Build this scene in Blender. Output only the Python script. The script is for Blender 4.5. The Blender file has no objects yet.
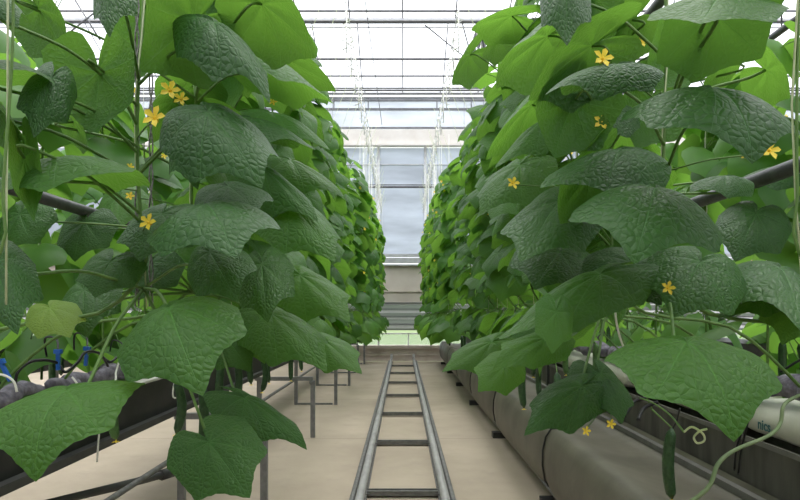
import bpy, math, random
from mathutils import Vector, Matrix, noise
R = random.Random(11)
V = Vector
PI = math.pi
sc = bpy.context.scene
COL = sc.collection
F, HX, HY, H = 620.0, 402.6, 310.0, 1.19      # focal length in px, vanishing point, camera height

def P(px, py, Y):
    return V(((px - HX) * Y / F, Y, H - (py - HY) * Y / F))
def proj(p):
    return (HX + F * p[0] / p[1], HY + F * (H - p[2]) / p[1])

# ------------------------------------------------------------------ materials
def newmat(name):
    m = bpy.data.materials.new(name); m.use_nodes = True
    nt = m.node_tree; nt.nodes.clear()
    out = nt.nodes.new('ShaderNodeOutputMaterial')
    return m, nt, out
class NT:
    def __init__(s, nt): s.nt = nt
    def n(s, t, **kw):
        o = s.nt.nodes.new(t)
        for k, v in kw.items(): setattr(o, k, v)
        return o
    def l(s, a, b): s.nt.links.new(a, b)
    def setin(s, node, i, v):
        if isinstance(v, (int, float, tuple)): node.inputs[i].default_value = v
        else: s.l(v, node.inputs[i])
    def m(s, op, a, b=None, c=None, clamp=False):
        o = s.n('ShaderNodeMath', operation=op); o.use_clamp = clamp
        s.setin(o, 0, a)
        if b is not None: s.setin(o, 1, b)
        if c is not None: s.setin(o, 2, c)
        return o.outputs[0]
    def ramp(s, f, pts):
        o = s.n('ShaderNodeValToRGB'); cr = o.color_ramp
        while len(cr.elements) < len(pts): cr.elements.new(0.5)
        for e, (p, c) in zip(cr.elements, pts):
            e.position = p; e.color = (c[0], c[1], c[2], 1)
        s.l(f, o.inputs[0]); return o.outputs[0]
    def mix(s, f, a, b, mode='MIX'):
        o = s.n('ShaderNodeMix', data_type='RGBA', blend_type=mode)
        s.setin(o, 0, f)
        for i, v in ((6, a), (7, b)):
            if isinstance(v, tuple): o.inputs[i].default_value = (v[0], v[1], v[2], 1)
            else: s.l(v, o.inputs[i])
        return o.outputs[2]
    def noise(s, vec, scale, detail=3, rough=.55):
        o = s.n('ShaderNodeTexNoise'); o.inputs['Scale'].default_value = scale
        o.inputs['Detail'].default_value = detail; o.inputs['Roughness'].default_value = rough
        if vec is not None: s.l(vec, o.inputs['Vector'])
        return o.outputs[0]

def simple(name, c1, c2=None, rough=.6, scale=8, metal=0, bump=0, spec=.4, coords='Object', stretch=(1,1,1), trans=0, detail=4):
    m, nt, out = newmat(name); g = NT(nt)
    b = g.n('ShaderNodeBsdfPrincipled')
    b.inputs['Roughness'].default_value = rough; b.inputs['Metallic'].default_value = metal
    b.inputs['Specular IOR Level'].default_value = spec
    tc = g.n('ShaderNodeTexCoord'); mp = g.n('ShaderNodeMapping'); mp.inputs['Scale'].default_value = stretch
    g.l(tc.outputs[coords], mp.inputs['Vector'])
    nz = g.noise(mp.outputs[0], scale, detail)
    col = g.ramp(nz, [(.3, c1), (.7, c2 or c1)])
    g.l(col, b.inputs['Base Color'])
    if bump:
        bp = g.n('ShaderNodeBump'); bp.inputs['Strength'].default_value = bump; bp.inputs['Distance'].default_value = .01
        g.l(nz, bp.inputs['Height']); g.l(bp.outputs[0], b.inputs['Normal'])
    if trans:
        t = g.n('ShaderNodeBsdfTranslucent'); g.l(col, t.inputs['Color'])
        mx = g.n('ShaderNodeMixShader'); mx.inputs[0].default_value = trans
        g.l(b.outputs[0], mx.inputs[1]); g.l(t.outputs[0], mx.inputs[2]); g.l(mx.outputs[0], out.inputs[0])
    else: g.l(b.outputs[0], out.inputs[0])
    return m

def leafmat(name, veins, dark, mid, tcol, tfac, yellow=0.0, rough=.46):
    m, nt, out = newmat(name); g = NT(nt)
    b = g.n('ShaderNodeBsdfPrincipled'); b.inputs['Roughness'].default_value = rough
    b.inputs['Specular IOR Level'].default_value = .30
    oi = g.n('ShaderNodeObjectInfo'); geo = g.n('ShaderNodeNewGeometry')
    rnd = g.m('FRACT', g.m('ADD', oi.outputs['Random'], geo.outputs['Random Per Island']))
    tc = g.n('ShaderNodeTexCoord'); uv = tc.outputs['UV']
    base = g.mix(rnd, dark, mid)
    tr = g.mix(rnd, tuple(x * .8 for x in tcol), tuple(min(1, x * 1.25) for x in tcol))
    if veins:
        sp = g.n('ShaderNodeSeparateXYZ'); g.l(uv, sp.inputs[0])
        u = sp.outputs[0]; av = g.m('ABSOLUTE', sp.outputs[1])
        mask = None
        for deg, w in ((0, .020), (46, .016), (100, .013), (22, .006), (72, .006), (128, .008)):
            c, s_ = math.cos(math.radians(deg)), math.sin(math.radians(deg))
            al = g.m('ADD', g.m('MULTIPLY', u, c), g.m('MULTIPLY', av, s_))
            pe = g.m('ABSOLUTE', g.m('SUBTRACT', g.m('MULTIPLY', u, s_), g.m('MULTIPLY', av, c)))
            wd = g.m('MULTIPLY', g.m('SUBTRACT', 1.15, al), w)
            k = g.m('SUBTRACT', 1.0, g.m('DIVIDE', pe, wd), clamp=True)
            k = g.m('MULTIPLY', k, g.m('GREATER_THAN', al, 0.02))
            mask = k if mask is None else g.m('MAXIMUM', mask, k)
        nzv = g.n('ShaderNodeTexNoise'); nzv.inputs['Scale'].default_value = 3.5; g.l(uv, nzv.inputs['Vector'])
        dv = g.n('ShaderNodeVectorMath', operation='MULTIPLY_ADD'); g.l(nzv.outputs['Color'], dv.inputs[0])
        dv.inputs[1].default_value = (.18, .18, .18); g.l(uv, dv.inputs[2])
        vo = g.n('ShaderNodeTexVoronoi', feature='DISTANCE_TO_EDGE'); vo.inputs['Scale'].default_value = 12.5
        g.l(dv.outputs[0], vo.inputs['Vector'])
        cell = g.m('MINIMUM', g.m('MULTIPLY', vo.outputs['Distance'], 2.6), 1.0)
        net = g.m('SUBTRACT', 1.0, g.m('MULTIPLY', vo.outputs['Distance'], 16.0), clamp=True)
        vcol = tuple(min(1, x * 2.6 + .02) for x in mid)
        base = g.mix(g.m('MULTIPLY', mask, .75), base, vcol)
        base = g.mix(g.m('MULTIPLY', net, .16), base, vcol)
        tr = g.mix(g.m('MULTIPLY', g.m('MAXIMUM', mask, g.m('MULTIPLY', net, .35)), .45), tr, tuple(x * .45 for x in tcol))
        fine = g.noise(uv, 34, 3)
        hgt = g.m('SUBTRACT', g.m('ADD', g.m('POWER', cell, .6), g.m('MULTIPLY', fine, .35)), g.m('MULTIPLY', mask, .8))
        bp = g.n('ShaderNodeBump'); bp.inputs['Strength'].default_value = .55; bp.inputs['Distance'].default_value = .0045
        g.l(hgt, bp.inputs['Height']); g.l(bp.outputs[0], b.inputs['Normal'])
    pn = g.noise(uv, 2.2, 4)
    base = g.mix(g.m('MULTIPLY', pn, .5), base, tuple(x * 1.5 for x in mid))
    g.l(base, b.inputs['Base Color'])
    t = g.n('ShaderNodeBsdfTranslucent'); g.l(tr, t.inputs['Color'])
    mx = g.n('ShaderNodeMixShader'); mx.inputs[0].default_value = tfac
    g.l(b.outputs[0], mx.inputs[1]); g.l(t.outputs[0], mx.inputs[2]); g.l(mx.outputs[0], out.inputs[0])
    return m

def glassmat(name, tint, frost, fcol=(.8, .85, .9)):
    m, nt, out = newmat(name); g = NT(nt)
    tr = g.n('ShaderNodeBsdfTransparent'); tr.inputs[0].default_value = (*tint, 1)
    gl = g.n('ShaderNodeBsdfGlossy'); gl.inputs['Roughness'].default_value = .08
    mx = g.n('ShaderNodeMixShader'); mx.inputs[0].default_value = .05
    g.l(tr.outputs[0], mx.inputs[1]); g.l(gl.outputs[0], mx.inputs[2]); last = mx
    if frost:
        t = g.n('ShaderNodeBsdfTranslucent'); t.inputs[0].default_value = (*fcol, 1)
        d = g.n('ShaderNodeBsdfDiffuse'); d.inputs[0].default_value = (*fcol, 1)
        tc = g.n('ShaderNodeTexCoord'); mp = g.n('ShaderNodeMapping'); mp.inputs['Scale'].default_value = (.35, 1, 1.6)
        g.l(tc.outputs['Object'], mp.inputs['Vector'])
        c = g.ramp(g.noise(mp.outputs[0], 1.6, 4), [(.35, tuple(x * .72 for x in fcol)), (.65, fcol)])
        g.l(c, t.inputs[0]); g.l(c, d.inputs[0])
        m2 = g.n('ShaderNodeMixShader'); m2.inputs[0].default_value = .35
        g.l(t.outputs[0], m2.inputs[1]); g.l(d.outputs[0], m2.inputs[2])
        m3 = g.n('ShaderNodeMixShader'); m3.inputs[0].default_value = frost
        g.l(mx.outputs[0], m3.inputs[1]); g.l(m2.outputs[0], m3.inputs[2]); last = m3
    g.l(last.outputs[0], out.inputs[0])
    return m

def floormat():
    m, nt, out = newmat('floor_concrete'); g = NT(nt)
    b = g.n('ShaderNodeBsdfPrincipled'); b.inputs['Roughness'].default_value = .72; b.inputs['Specular IOR Level'].default_value = .25
    tc = g.n('ShaderNodeTexCoord'); v = tc.outputs['Object']
    n1 = g.noise(v, 1.1, 6, .6); n2 = g.noise(v, 22, 4, .6); n3 = g.noise(v, 4.5, 5, .65)
    c = g.ramp(n1, [(.3, (.34, .285, .215)), (.7, (.49, .415, .32))])
    c = g.mix(g.m('MULTIPLY', n2, .25), c, (.42, .35, .28))
    st = g.ramp(n3, [(.56, (0, 0, 0)), (.72, (1, 1, 1))])
    c = g.mix(g.m('MULTIPLY', st, .42), c, (.33, .28, .23))
    sp = g.n('ShaderNodeSeparateXYZ'); g.l(v, sp.inputs[0])
    yj = g.m('ABSOLUTE', g.m('SUBTRACT', g.m('FRACT', g.m('DIVIDE', g.m('ADD', sp.outputs[1], 1.76 + 1.25), 2.5)), .5))
    wob = g.m('MULTIPLY', g.m('SUBTRACT', n3, .5), .004)
    jy = g.m('LESS_THAN', g.m('ADD', yj, wob), .0022)
    c = g.mix(g.m('MULTIPLY', jy, .55), c, (.16, .13, .10))
    # algae tinged film along the bench feet
    ax = g.m('ABSOLUTE', sp.outputs[0])
    damp = g.m('MULTIPLY', g.m('SUBTRACT', 1.0, g.m('MULTIPLY', g.m('ABSOLUTE', g.m('SUBTRACT', ax, .78)), 3.5), clamp=True), g.m('MULTIPLY', n1, .55))
    c = g.mix(damp, c, (.27, .24, .17))
    g.l(c, b.inputs['Base Color'])
    bp = g.n('ShaderNodeBump'); bp.inputs['Strength'].default_value = .3; bp.inputs['Distance'].default_value = .005
    g.l(g.m('SUBTRACT', n2, g.m('MULTIPLY', jy, 2.0)), bp.inputs['Height']); g.l(bp.outputs[0], b.inputs['Normal'])
    g.l(b.outputs[0], out.inputs[0]); return m

M = {}
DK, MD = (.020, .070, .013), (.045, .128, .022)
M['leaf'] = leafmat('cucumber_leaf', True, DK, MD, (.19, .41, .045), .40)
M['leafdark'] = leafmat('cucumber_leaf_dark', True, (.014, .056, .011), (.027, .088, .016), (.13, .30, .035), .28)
M['leaffar'] = leafmat('cucumber_leaf_plain', False, (.028, .090, .020), (.066, .170, .036), (.24, .49, .06), .42)  # far green lightened: backlight and haze are put into the colour
M['leafyellow'] = leafmat('ageing_leaf', True, (.12, .22, .03), (.15, .26, .04), (.40, .55, .05), .42)
M['stem'] = simple('green_stem', (.10, .20, .045), (.17, .29, .08), .5, 20, trans=.2)
M['oldstem'] = simple('pale_old_stem', (.09, .14, .05), (.15, .20, .09), .6, 15)
M['cuke'] = simple('cucumber_skin', (.018, .055, .018), (.04, .10, .03), .4, 60, bump=.8)
M['cukeyoung'] = simple('young_cucumber_skin', (.05, .12, .03), (.08, .17, .045), .45, 60, bump=.8)
M['petal'] = simple('yellow_petal', (.95, .68, .03), (.98, .78, .12), .5, 30, trans=.35)
M['twine'] = simple('white_twine', (.70, .70, .62), (.85, .85, .80), .8, 60)
M['twinegreen'] = simple('pale_green_twine', (.42, .48, .28), (.55, .60, .38), .8, 60)
M['twinedark'] = simple('braided_dark_twine', (.05, .05, .04), (.30, .30, .28), .8, 120)
M['floor'] = floormat()
M['rail'] = simple('galvanised_pipe', (.27, .27, .26), (.38, .38, .365), .5, 18, metal=0, stretch=(1, .3, 1))
M['railside'] = simple('weathered_steel', (.13, .13, .125), (.21, .21, .20), .6, 24, metal=.15)
M['steel'] = simple('grey_steel', (.17, .175, .18), (.25, .255, .26), .5, 25, metal=.4)
M['darkpipe'] = simple('dark_heating_pipe', (.055, .055, .06), (.10, .10, .105), .45, 20, bump=.15)
M['gutterblack'] = simple('black_trough', (.018, .018, .018), (.034, .034, .033), .5, 9)
M['gutterlip'] = simple('dark_trough_lip', (.045, .045, .045), (.07, .07, .068), .5, 9)
M['rim'] = simple('pale_plastic_rim', (.55, .55, .50), (.68, .67, .62), .5, 9)
M['gutterconc'] = simple('stained_grey_trough', (.045, .042, .036), (.125, .118, .10), .7, 4, stretch=(1, 3, .5), detail=6)
M['gutterledge'] = simple('worn_grey_ledge', (.13, .125, .115), (.19, .185, .17), .6, 12)
M['film'] = simple('dusty_beige_film', (.090, .082, .060), (.165, .152, .115), .5, 3.2, bump=.45, spec=.35, detail=6)
M['strap'] = simple('black_strap', (.012, .012, .012), (.03, .03, .03), .5, 20)
M['bag'] = simple('white_grow_bag_film', (.52, .53, .44), (.68, .68, .59), .38, 5, bump=.3)
M['print'] = simple('teal_print', (.01, .10, .11), (.02, .15, .16), .5, 30)
M['wool'] = simple('grey_wool', (.085, .078, .10), (.28, .26, .31), .9, 26, bump=1.0)
M['blue'] = simple('blue_plastic', (.02, .10, .42), (.03, .16, .60), .35, 20)
M['hose'] = simple('black_hose', (.010, .010, .012), (.02, .02, .024), .4, 20)
M['roofsteel'] = simple('grey_roof_steel', (.13, .13, .14), (.20, .20, .21), .5, 10, metal=.2)
M['rooflight'] = simple('pale_roof_aluminium', (.50, .50, .52), (.62, .62, .63), .45, 10, metal=.2)
M['whiteframe'] = simple('white_painted_frame', (.78, .78, .80), (.88, .88, .90), .5, 6)
M['beam'] = simple('cream_beam', (.80, .74, .68), (.90, .86, .81), .6, 3)
M['panel'] = simple('beige_wall_panel', (.68, .60, .53), (.76, .69, .62), .7, 2.5, detail=6)
M['kerb'] = simple('pinkish_kerb_concrete', (.50, .43, .37), (.62, .55, .49), .8, 6, detail=6)
M['slat'] = simple('grey_slat', (.42, .43, .43), (.55, .56, .56), .5, 6)
M['grass'] = simple('mown_grass', (.10, .155, .055), (.19, .24, .11), .9, 9, coords='Object', detail=8, bump=.6)
M['roofglass'] = glassmat('roof_glass', (.96, .97, .98), 0)
M['clearglass'] = glassmat('clear_glass', (.93, .96, .95), .06)
M['frosted'] = glassmat('hazy_blue_glass', (.80, .84, .90), .80, (.70, .73, .80))
M['frostlight'] = glassmat('hazy_pale_glass', (.90, .93, .97), .60, (.78, .80, .86))
M['louvre'] = glassmat('grey_louvre_film', (.8, .84, .82), .75, (.42, .44, .42))
M['hedge'] = simple('hedge_green', (.05, .12, .03), (.12, .22, .06), .9, 6, bump=1)

# ------------------------------------------------------------------ mesh builder
class MB:
    def __init__(s): s.v, s.f, s.uv = [], [], []
    def add(s, verts, faces, uvs=None):
        o = len(s.v); s.v += [tuple(x) for x in verts]; s.f += [tuple(i + o for i in f) for f in faces]
        s.uv += uvs if uvs else [(0, 0)] * len(verts)
    def box(s, a, b):
        x0, y0, z0 = a; x1, y1, z1 = b
        s.add([(x0,y0,z0),(x1,y0,z0),(x1,y1,z0),(x0,y1,z0),(x0,y0,z1),(x1,y0,z1),(x1,y1,z1),(x0,y1,z1)],
              [(3,2,1,0),(4,5,6,7),(0,1,5,4),(1,2,6,5),(2,3,7,6),(3,0,4,7)])
    def tube(s, pts, r, seg=8, cap=True):
        pts = [V(p) for p in pts]; n = len(pts)
        rs = r if isinstance(r, (list, tuple)) else [r] * n
        vs, fs = [], []; ref = None
        for i, p in enumerate(pts):
            d = (pts[min(i + 1, n - 1)] - pts[max(i - 1, 0)]).normalized()
            if ref is None: ref = V((0, 0, 1)) if abs(d.z) < .9 else V((1, 0, 0))
            a = (ref - d * ref.dot(d))
            if a.length < 1e-4: a = d.orthogonal()
            a.normalize(); ref = a; b = d.cross(a)
            for k in range(seg):
                t = 2 * PI * k / seg
                vs.append(p + (a * math.cos(t) + b * math.sin(t)) * rs[i])
        for i in range(n - 1):
            for k in range(seg):
                k2 = (k + 1) % seg
                fs.append((i*seg+k, i*seg+k2, (i+1)*seg+k2, (i+1)*seg+k))
        if cap:
            fs.append(tuple(range(seg - 1, -1, -1))); fs.append(tuple((n-1)*seg + k for k in range(seg)))
        s.add(vs, fs)
    def build(s, name, mat, parent=None, smooth=True, loc=None):
        me = bpy.data.meshes.new(name); me.from_pydata(s.v, [], s.f)
        if any(u != (0, 0) for u in s.uv):
            l = me.uv_layers.new(name='UVMap')
            for lp in me.loops: l.data[lp.index].uv = s.uv[lp.vertex_index]
        if smooth: me.polygons.foreach_set('use_smooth', [True] * len(me.polygons))
        if mat: me.materials.append(M[mat])
        o = bpy.data.objects.new(name, me); COL.objects.link(o)
        if parent: o.parent = parent
        if loc: o.location = loc
        return o
def inst(name, me, parent, mat4=None):
    o = bpy.data.objects.new(name, me); COL.objects.link(o); o.parent = parent
    if mat4: o.matrix_local = mat4
    return o
def empty(name, loc, label, cat, group=None):
    o = bpy.data.objects.new(name, None); COL.objects.link(o); o.location = loc; o.empty_display_size = .1
    return tag(o, label, cat, group)
def tag(o, label, cat, group=None, kind=None):
    o['label'] = label; o['category'] = cat
    if group: o['group'] = group
    if kind: o['kind'] = kind
    return o
def struct(o, label=None):
    o['kind'] = 'structure'
    if label: o['label'] = label
    return o
def copy_tree(o, parent=None):
    c = o.copy(); COL.objects.link(c); c.parent = parent
    for ch in list(o.children): copy_tree(ch, c)
    return c
def curve(pts, n=6):
    pts = [V(p) for p in pts]; out = []
    for i in range(len(pts) - 1):
        p0 = pts[max(i-1, 0)]; p1 = pts[i]; p2 = pts[i+1]; p3 = pts[min(i+2, len(pts)-1)]
        for k in range(n):
            t = k / n
            out.append(.5 * ((2*p1) + (p2-p0)*t + (2*p0-5*p1+4*p2-p3)*t*t + (3*p1-p0-3*p2+p3)*t**3))
    out.append(pts[-1]); return out

# ------------------------------------------------------------------ leaf shape
_V = [(0,1.04),(8,.935),(26,.815),(45,.885),(52,.95),(60,.875),(80,.80),(98,.815),(106,.86),(118,.785),(134,.72),(148,.70),(160,.58),(170,.30),(176,.14),(180,.10)]
CTRL = []
for (a_, ra_), (b_, rb_) in zip(_V, _V[1:]):
    for k_ in range(4):
        t_ = k_ / 4; x_ = ra_*math.cos(math.radians(a_))*(1-t_) + rb_*math.cos(math.radians(b_))*t_; y_ = ra_*math.sin(math.radians(a_))*(1-t_) + rb_*math.sin(math.radians(b_))*t_
        CTRL.append((math.degrees(math.atan2(y_, x_)), math.hypot(x_, y_)))
CTRL.append((180, .10))
def lr(deg):
    d = abs(((deg + 180) % 360) - 180)
    for (a, ra), (b, rb) in zip(CTRL, CTRL[1:]):
        if a <= d <= b: return ra + (rb - ra) * (d - a) / (b - a)
    return .1
def leaf_pts(ku, kv, seed, rings=7, segs=48, puck=.022, cup=.0, wav=.05):
    vs, uv = [V((0, 0, 0))], [(0.0001, 0)]
    for i in range(1, rings + 1):
        t = (i / rings) ** .9
        for k in range(segs):
            dg = 360 * k / segs + (0 if rings < 5 else 0)
            th = math.radians(dg); r = lr(dg) * t
            if rings >= 5 and i == rings: r *= 1 + .007 * (1 if k % 2 else -1)
            uv.append((r * math.cos(th), r * math.sin(th)))
    out = []
    for (a, b) in uv:
        r = math.hypot(a, b); th = math.degrees(math.atan2(b, a))
        # domes between the main veins, soft waves at the margin
        rr = min(1, r / max(.1, lr(th))); pz = puck * rr * (1.02 - rr) * 4 * abs(math.sin(math.radians(th * 180 / 50.0)))
        wz = wav * r * r * noise.noise(V((a * 1.3 + seed * 7.1, b * 1.3, seed * 3.3))) * 2.6
        h = pz + wz + cup * r * r
        kv_ = kv if abs(kv) > 1e-3 else 1e-3; ku_ = ku if abs(ku) > 1e-3 else 1e-3
        y = math.sin(kv_ * b) / kv_; z = -(1 - math.cos(kv_ * b)) / kv_
        ny, nz = math.sin(kv_ * b), math.cos(kv_ * b)
        y += ny * h; z += nz * h
        ang = ku_ * a
        x = math.sin(ang) / ku_ + z * math.sin(ang); z2 = -(1 - math.cos(ang)) / ku_ + z * math.cos(ang)
        out.append(V((x, y, z2)))
    fs = []
    for k in range(segs): fs.append((0, 1 + k, 1 + (k + 1) % segs))
    for i in range(rings - 1):
        for k in range(segs):
            k2 = (k + 1) % segs; a = 1 + i * segs
            fs.append((a + k, a + segs + k, a + segs + k2, a + k2))
    return out, fs, uv
def leaf_mesh(name, mat, *a, **k):
    vs, fs, uv = leaf_pts(*a, **k); b = MB(); b.add(vs, fs, uv)
    me = bpy.data.meshes.new(name); me.from_pydata(b.v, [], b.f)
    l = me.uv_layers.new(name='UVMap')
    for lp in me.loops: l.data[lp.index].uv = b.uv[lp.vertex_index]
    me.polygons.foreach_set('use_smooth', [True] * len(me.polygons)); me.materials.append(M[mat]); return me
KS = [(.55,.75),(.8,.5),(.35,1.0),(.7,1.1),(.95,.8),(.45,.45),(1.1,.55),(.65,.9)]
LEAF = [leaf_mesh('leaf', 'leaf', ku, kv, i + 1) for i, (ku, kv) in enumerate(KS)]
LEAFL = [leaf_pts(ku, kv, i + 20, 3, 22, puck=0) for i, (ku, kv) in enumerate(KS)]

def frame(u, n):
    u = V(u).normalized(); n = V(n); n = (n - u * n.dot(u)).normalized(); v = n.cross(u)
    return Matrix((u, v, n)).transposed()
def rand_leaf_frame(az, dip, roll):
    o = V((math.cos(az), math.sin(az), 0)); u = o * math.cos(dip) - V((0, 0, 1)) * math.sin(dip)
    n = o * math.sin(dip) + V((0, 0, 1)) * math.cos(dip); m = frame(u, n)
    return m @ Matrix.Rotation(roll, 3, 'X')

def cuke_mesh(name, mat, L, r, bend=.012):
    b = MB(); pts, rs = [], []
    for i in range(13):
        t = i / 12; pts.append((bend * math.sin(t * PI), 0, -L * t))
        e = min(1, math.sqrt(max(0, 1 - (1 - min(t, 1 - t) / .14) ** 2))) if min(t, 1 - t) < .14 else 1
        rs.append(max(.003, r * e * (.86 + .14 * math.sin(t * PI))))
    b.tube(pts, rs, 10)
    me = bpy.data.meshes.new(name); me.from_pydata(b.v, [], b.f)
    me.polygons.foreach_set('use_smooth', [True] * len(me.polygons)); me.materials.append(M[mat]); return me
CUKE = [cuke_mesh('cucumber', 'cuke', .23, .019), cuke_mesh('cucumber', 'cuke', .19, .017, .02), cuke_mesh('cucumber', 'cukeyoung', .15, .017, -.01)]
def flower_mesh():
    b = MB(); n = 5
    for k in range(n):
        a = 2 * PI * k / n; c, s_ = math.cos(a), math.sin(a); w = .42
        def q(r, t, z): return (r * math.cos(a + t), r * math.sin(a + t), z)
        b.add([(0,0,-.25), q(.35,-w*1.4,.05), q(.35,w*1.4,.05), q(.75,-.38,.22), q(.75,.38,.22), q(.55,0,.08), q(1.05,0,.12)],
              [(0,1,5),(0,5,2),(1,3,5),(5,4,2),(3,6,5),(5,6,4)])
    b.tube([(0,0,-.7),(0,0,-.4),(0,0,-.1),(0,0,.1)], [.12,.2,.16,.08], 8)
    me = bpy.data.meshes.new('flower'); me.from_pydata(b.v, [], b.f)
    me.polygons.foreach_set('use_smooth', [True] * len(me.polygons)); me.materials.append(M['petal']); return me
FLOWER = flower_mesh()

# ------------------------------------------------------------------ setting
b = MB(); b.box((-10, -3, -.15), (10, 14.35, 0)); struct(b.build('floor', 'floor', smooth=False))
WY = 14.5
# end wall: kerb, clear band, slat band, beige band, tall hazy windows, cream header, upper band
b = MB(); b.box((-10, WY - .10, 0), (10, WY + .12, .30)); b.box((-10, WY - .16, .30), (10, WY + .12, .37)); b.box((-10, WY - .13, .13), (10, WY - .10, .16))
struct(b.build('wall_back', 'kerb', smooth=False))
def pane(name, x0, x1, z0, z1, mat, y=WY):
    g = MB(); g.box((x0, y, z0), (x1, y + .006, z1)); return g.build(name, mat, smooth=False)
zb = lambda py: H - (py - HY) * WY / F
b = MB(); b.box((-10, WY - .02, zb(303)), (10, WY + .06, zb(266))); b.box((-10, WY - .05, zb(292)), (10, WY + .06, zb(290.5)))
struct(b.build('trim_1', 'panel', smooth=False), 'beige panel band across the end wall')
b = MB(); b.box((-10, WY - .08, zb(263)), (10, WY + .05, zb(258))); b.box((-10, WY - .05, zb(257)), (10, WY + .05, zb(254)))
b.box((-10, WY - .12, zb(266)), (10, WY + .05, zb(264.6)))
struct(b.build('trim_2', 'slat', smooth=False))
b = MB()
for py, h in ((303.5, 1.6), (310.5, 2.6), (317.5, 2.0), (325.5, 2.4), (333, 1.2)):
    b.box((-10, WY - .06, zb(py + h)), (10, WY + .02, zb(py)))
struct(b.build('trim_3', 'whiteframe', smooth=False))
b = MB()
for py in (302.5, 308.5, 315.8, 323.6, 329): b.box((-10, WY - .075, zb(py + 1.1)), (10, WY - .02, zb(py)))
struct(b.build('trim_8', 'roofsteel', smooth=False))
struct(pane('window_1', -10, 10, .36, zb(333), 'clearglass'))
struct(pane('window_2', -10, 10, zb(329), zb(303), 'louvre', WY + .01))
posts = [-8.4, -6.15, -4.95, -3.75, -2.6, -1.65, -.56, .53, 1.62, 2.7, 3.8, 5, 6.2, 8.4]
n = 3
for a, c in zip([-10] + posts, posts + [10]):
    w = pane('window_%d' % n, a + .03, c - .03, zb(254), zb(148), 'frosted'); struct(w); n += 1
    g = MB(); g.box((a - .03, WY - .06, zb(254)), (a + .03, WY + .04, zb(147)))
    g.box((a + .03, WY - .03, zb(165)), (c - .03, WY + .02, zb(164.3)))
    g.build('window_frame', 'whiteframe', w, smooth=False)
b = MB(); b.tube([(-10, WY - .12, zb(188)), (10, WY - .12, zb(188))], .028, 8); b.tube([(-10, WY - .14, zb(186)), (10, WY - .14, zb(186))], .012, 6)
struct(b.build('trim_4', 'roofsteel'))
b = MB(); b.box((-10, WY - .30, zb(147)), (10, WY + .05, zb(133))); b.box((-10, WY - .34, zb(149)), (10, WY - .2, zb(147)))
struct(b.build('trim_5', 'beam', smooth=False))
struct(pane('window_40', -10, 10, zb(133), zb(98), 'frostlight'))
b = MB()
for py, r in ((128.5, .016), (110, .022), (101, .02), (98.5, .012)): b.box((-10, WY - .08, zb(py) - r), (10, WY - .02, zb(py) + r))
for x in (-3.2, -1.6, -.80, .80, 1.6, 3.2): b.box((x - .012, WY - .07, zb(110)), (x + .012, WY - .03, zb(98)))
struct(b.build('trim_6', 'roofsteel', smooth=False))
b = MB(); b.box((.12, WY - .05, zb(345)), (.15, WY - .02, zb(333)))
for x in (-.56, 1.05, 1.62, -1.65): b.box((x - .02, WY - .05, .36), (x + .02, WY - .01, zb(303)))
struct(b.build('trim_7', 'whiteframe', smooth=False))
# side walls of glass
for nm, x in (('wall_left', -9.6), ('wall_right', 9.6)):
    b = MB(); b.box((x, -3, .3), (x + .006, WY, 6.0)); w = struct(b.build(nm, 'frosted', smooth=False))
    g = MB(); g.box((x - .08, -3, 0), (x + .08, WY - .2, 1.3))
    for k in range(12): g.box((x - .04, -3 + 1.55 * k, .4), (x + .04, -2.94 + 1.55 * k, 6))
    for z in (1.4, 2.8, 4.2): g.box((x - .03, -3, z), (x + .03, WY - .2, z + .05))
    g.build('wall_frame', 'rooflight', w, smooth=False)
b = MB(); b.box((-10, -3.1, 0), (10, -3, 3.2)); struct(b.build('wall_front', 'panel', smooth=False))  # unseen wall behind the camera, added to keep out low sky light
b = MB(); b.box((-10, -3.05, 3.2), (10, -3.04, 6.2)); struct(b.build('window_41', 'frostlight', smooth=False))
# roof: Venlo spans, ridges across
GZ, RZ = 5.92, 6.62
gut = [-3.1, .2, 3.5, 6.8, 10.12, 13.30]
roof = MB()
prof = []
for i, y in enumerate(gut):
    prof.append((y, GZ))
    prof.append(((gut[i + 1] + y) / 2, RZ) if i < 5 else (14.55, 6.25))
for (y0, z0), (y1, z1) in zip(prof, prof[1:]):
    roof.add([(-10, y0, z0 + .06), (10, y0, z0 + .06), (10, y1, z1 + .06), (-10, y1, z1 + .06)], [(0, 1, 2, 3)])
ro = struct(roof.build('ceiling', 'roofglass', smooth=False))
b = MB()
for (y0, z0), (y1, z1) in zip(prof, prof[1:]):
    for k in range(-11, 12):
        x = k * .86; b.tube([(x, y0, z0 + .02), (x, y1, z1 + .02)], .011, 4)
b.build('glazing_bars', 'roofsteel', ro)
b = MB()
for y in gut:
    b.box((-10, y - .035, GZ - .02), (10, y + .035, GZ + .02))
    b.box((-10, y + .16, GZ - .05), (10, y + .18, GZ - .03))
b.build('gutters', 'rooflight', ro, smooth=False)
b = MB()
for y in gut:
    b.box((-10, y - .012, GZ - .04), (10, y + .012, GZ - .02))
for (y, z) in prof[1::2]: b.tube([(-10, y, z), (10, y, z)], .024, 6)
for py, zr, r in ((11, 5.0, .02), (59, 4.55, .022), (76, 4.5, .018), (88, 4.62, .016), (93, 4.58, .016)):
    Y = F * zr / (HY - py); b.tube([(-10, Y, H + zr), (10, Y, H + zr)], r, 6)
for Y in (8.0, 6.6, 5.4, 4.2, 3.0, 1.8): b.tube([(-10, Y, H + 4.6), (10, Y, H + 4.6)], .02, 6)
b.build('purlins', 'roofsteel', ro)
b = MB()
b.tube([P(365, 0, 9.0), P(382, 125, 14.3)], .007, 5); b.tube([P(425, 25, 10.1), P(478, 68, 12.5)], .012, 5); b.tube([P(462, 22, 10.1), P(474, 68, 12.5)], .012, 5)
b.tube([P(60, 40, 8), P(110, 0, 8)], .012, 5); b.tube([P(100, 40, 8), P(75, 0, 8)], .012, 5)
b.build('brace_rods', 'roofsteel', ro)
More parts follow.
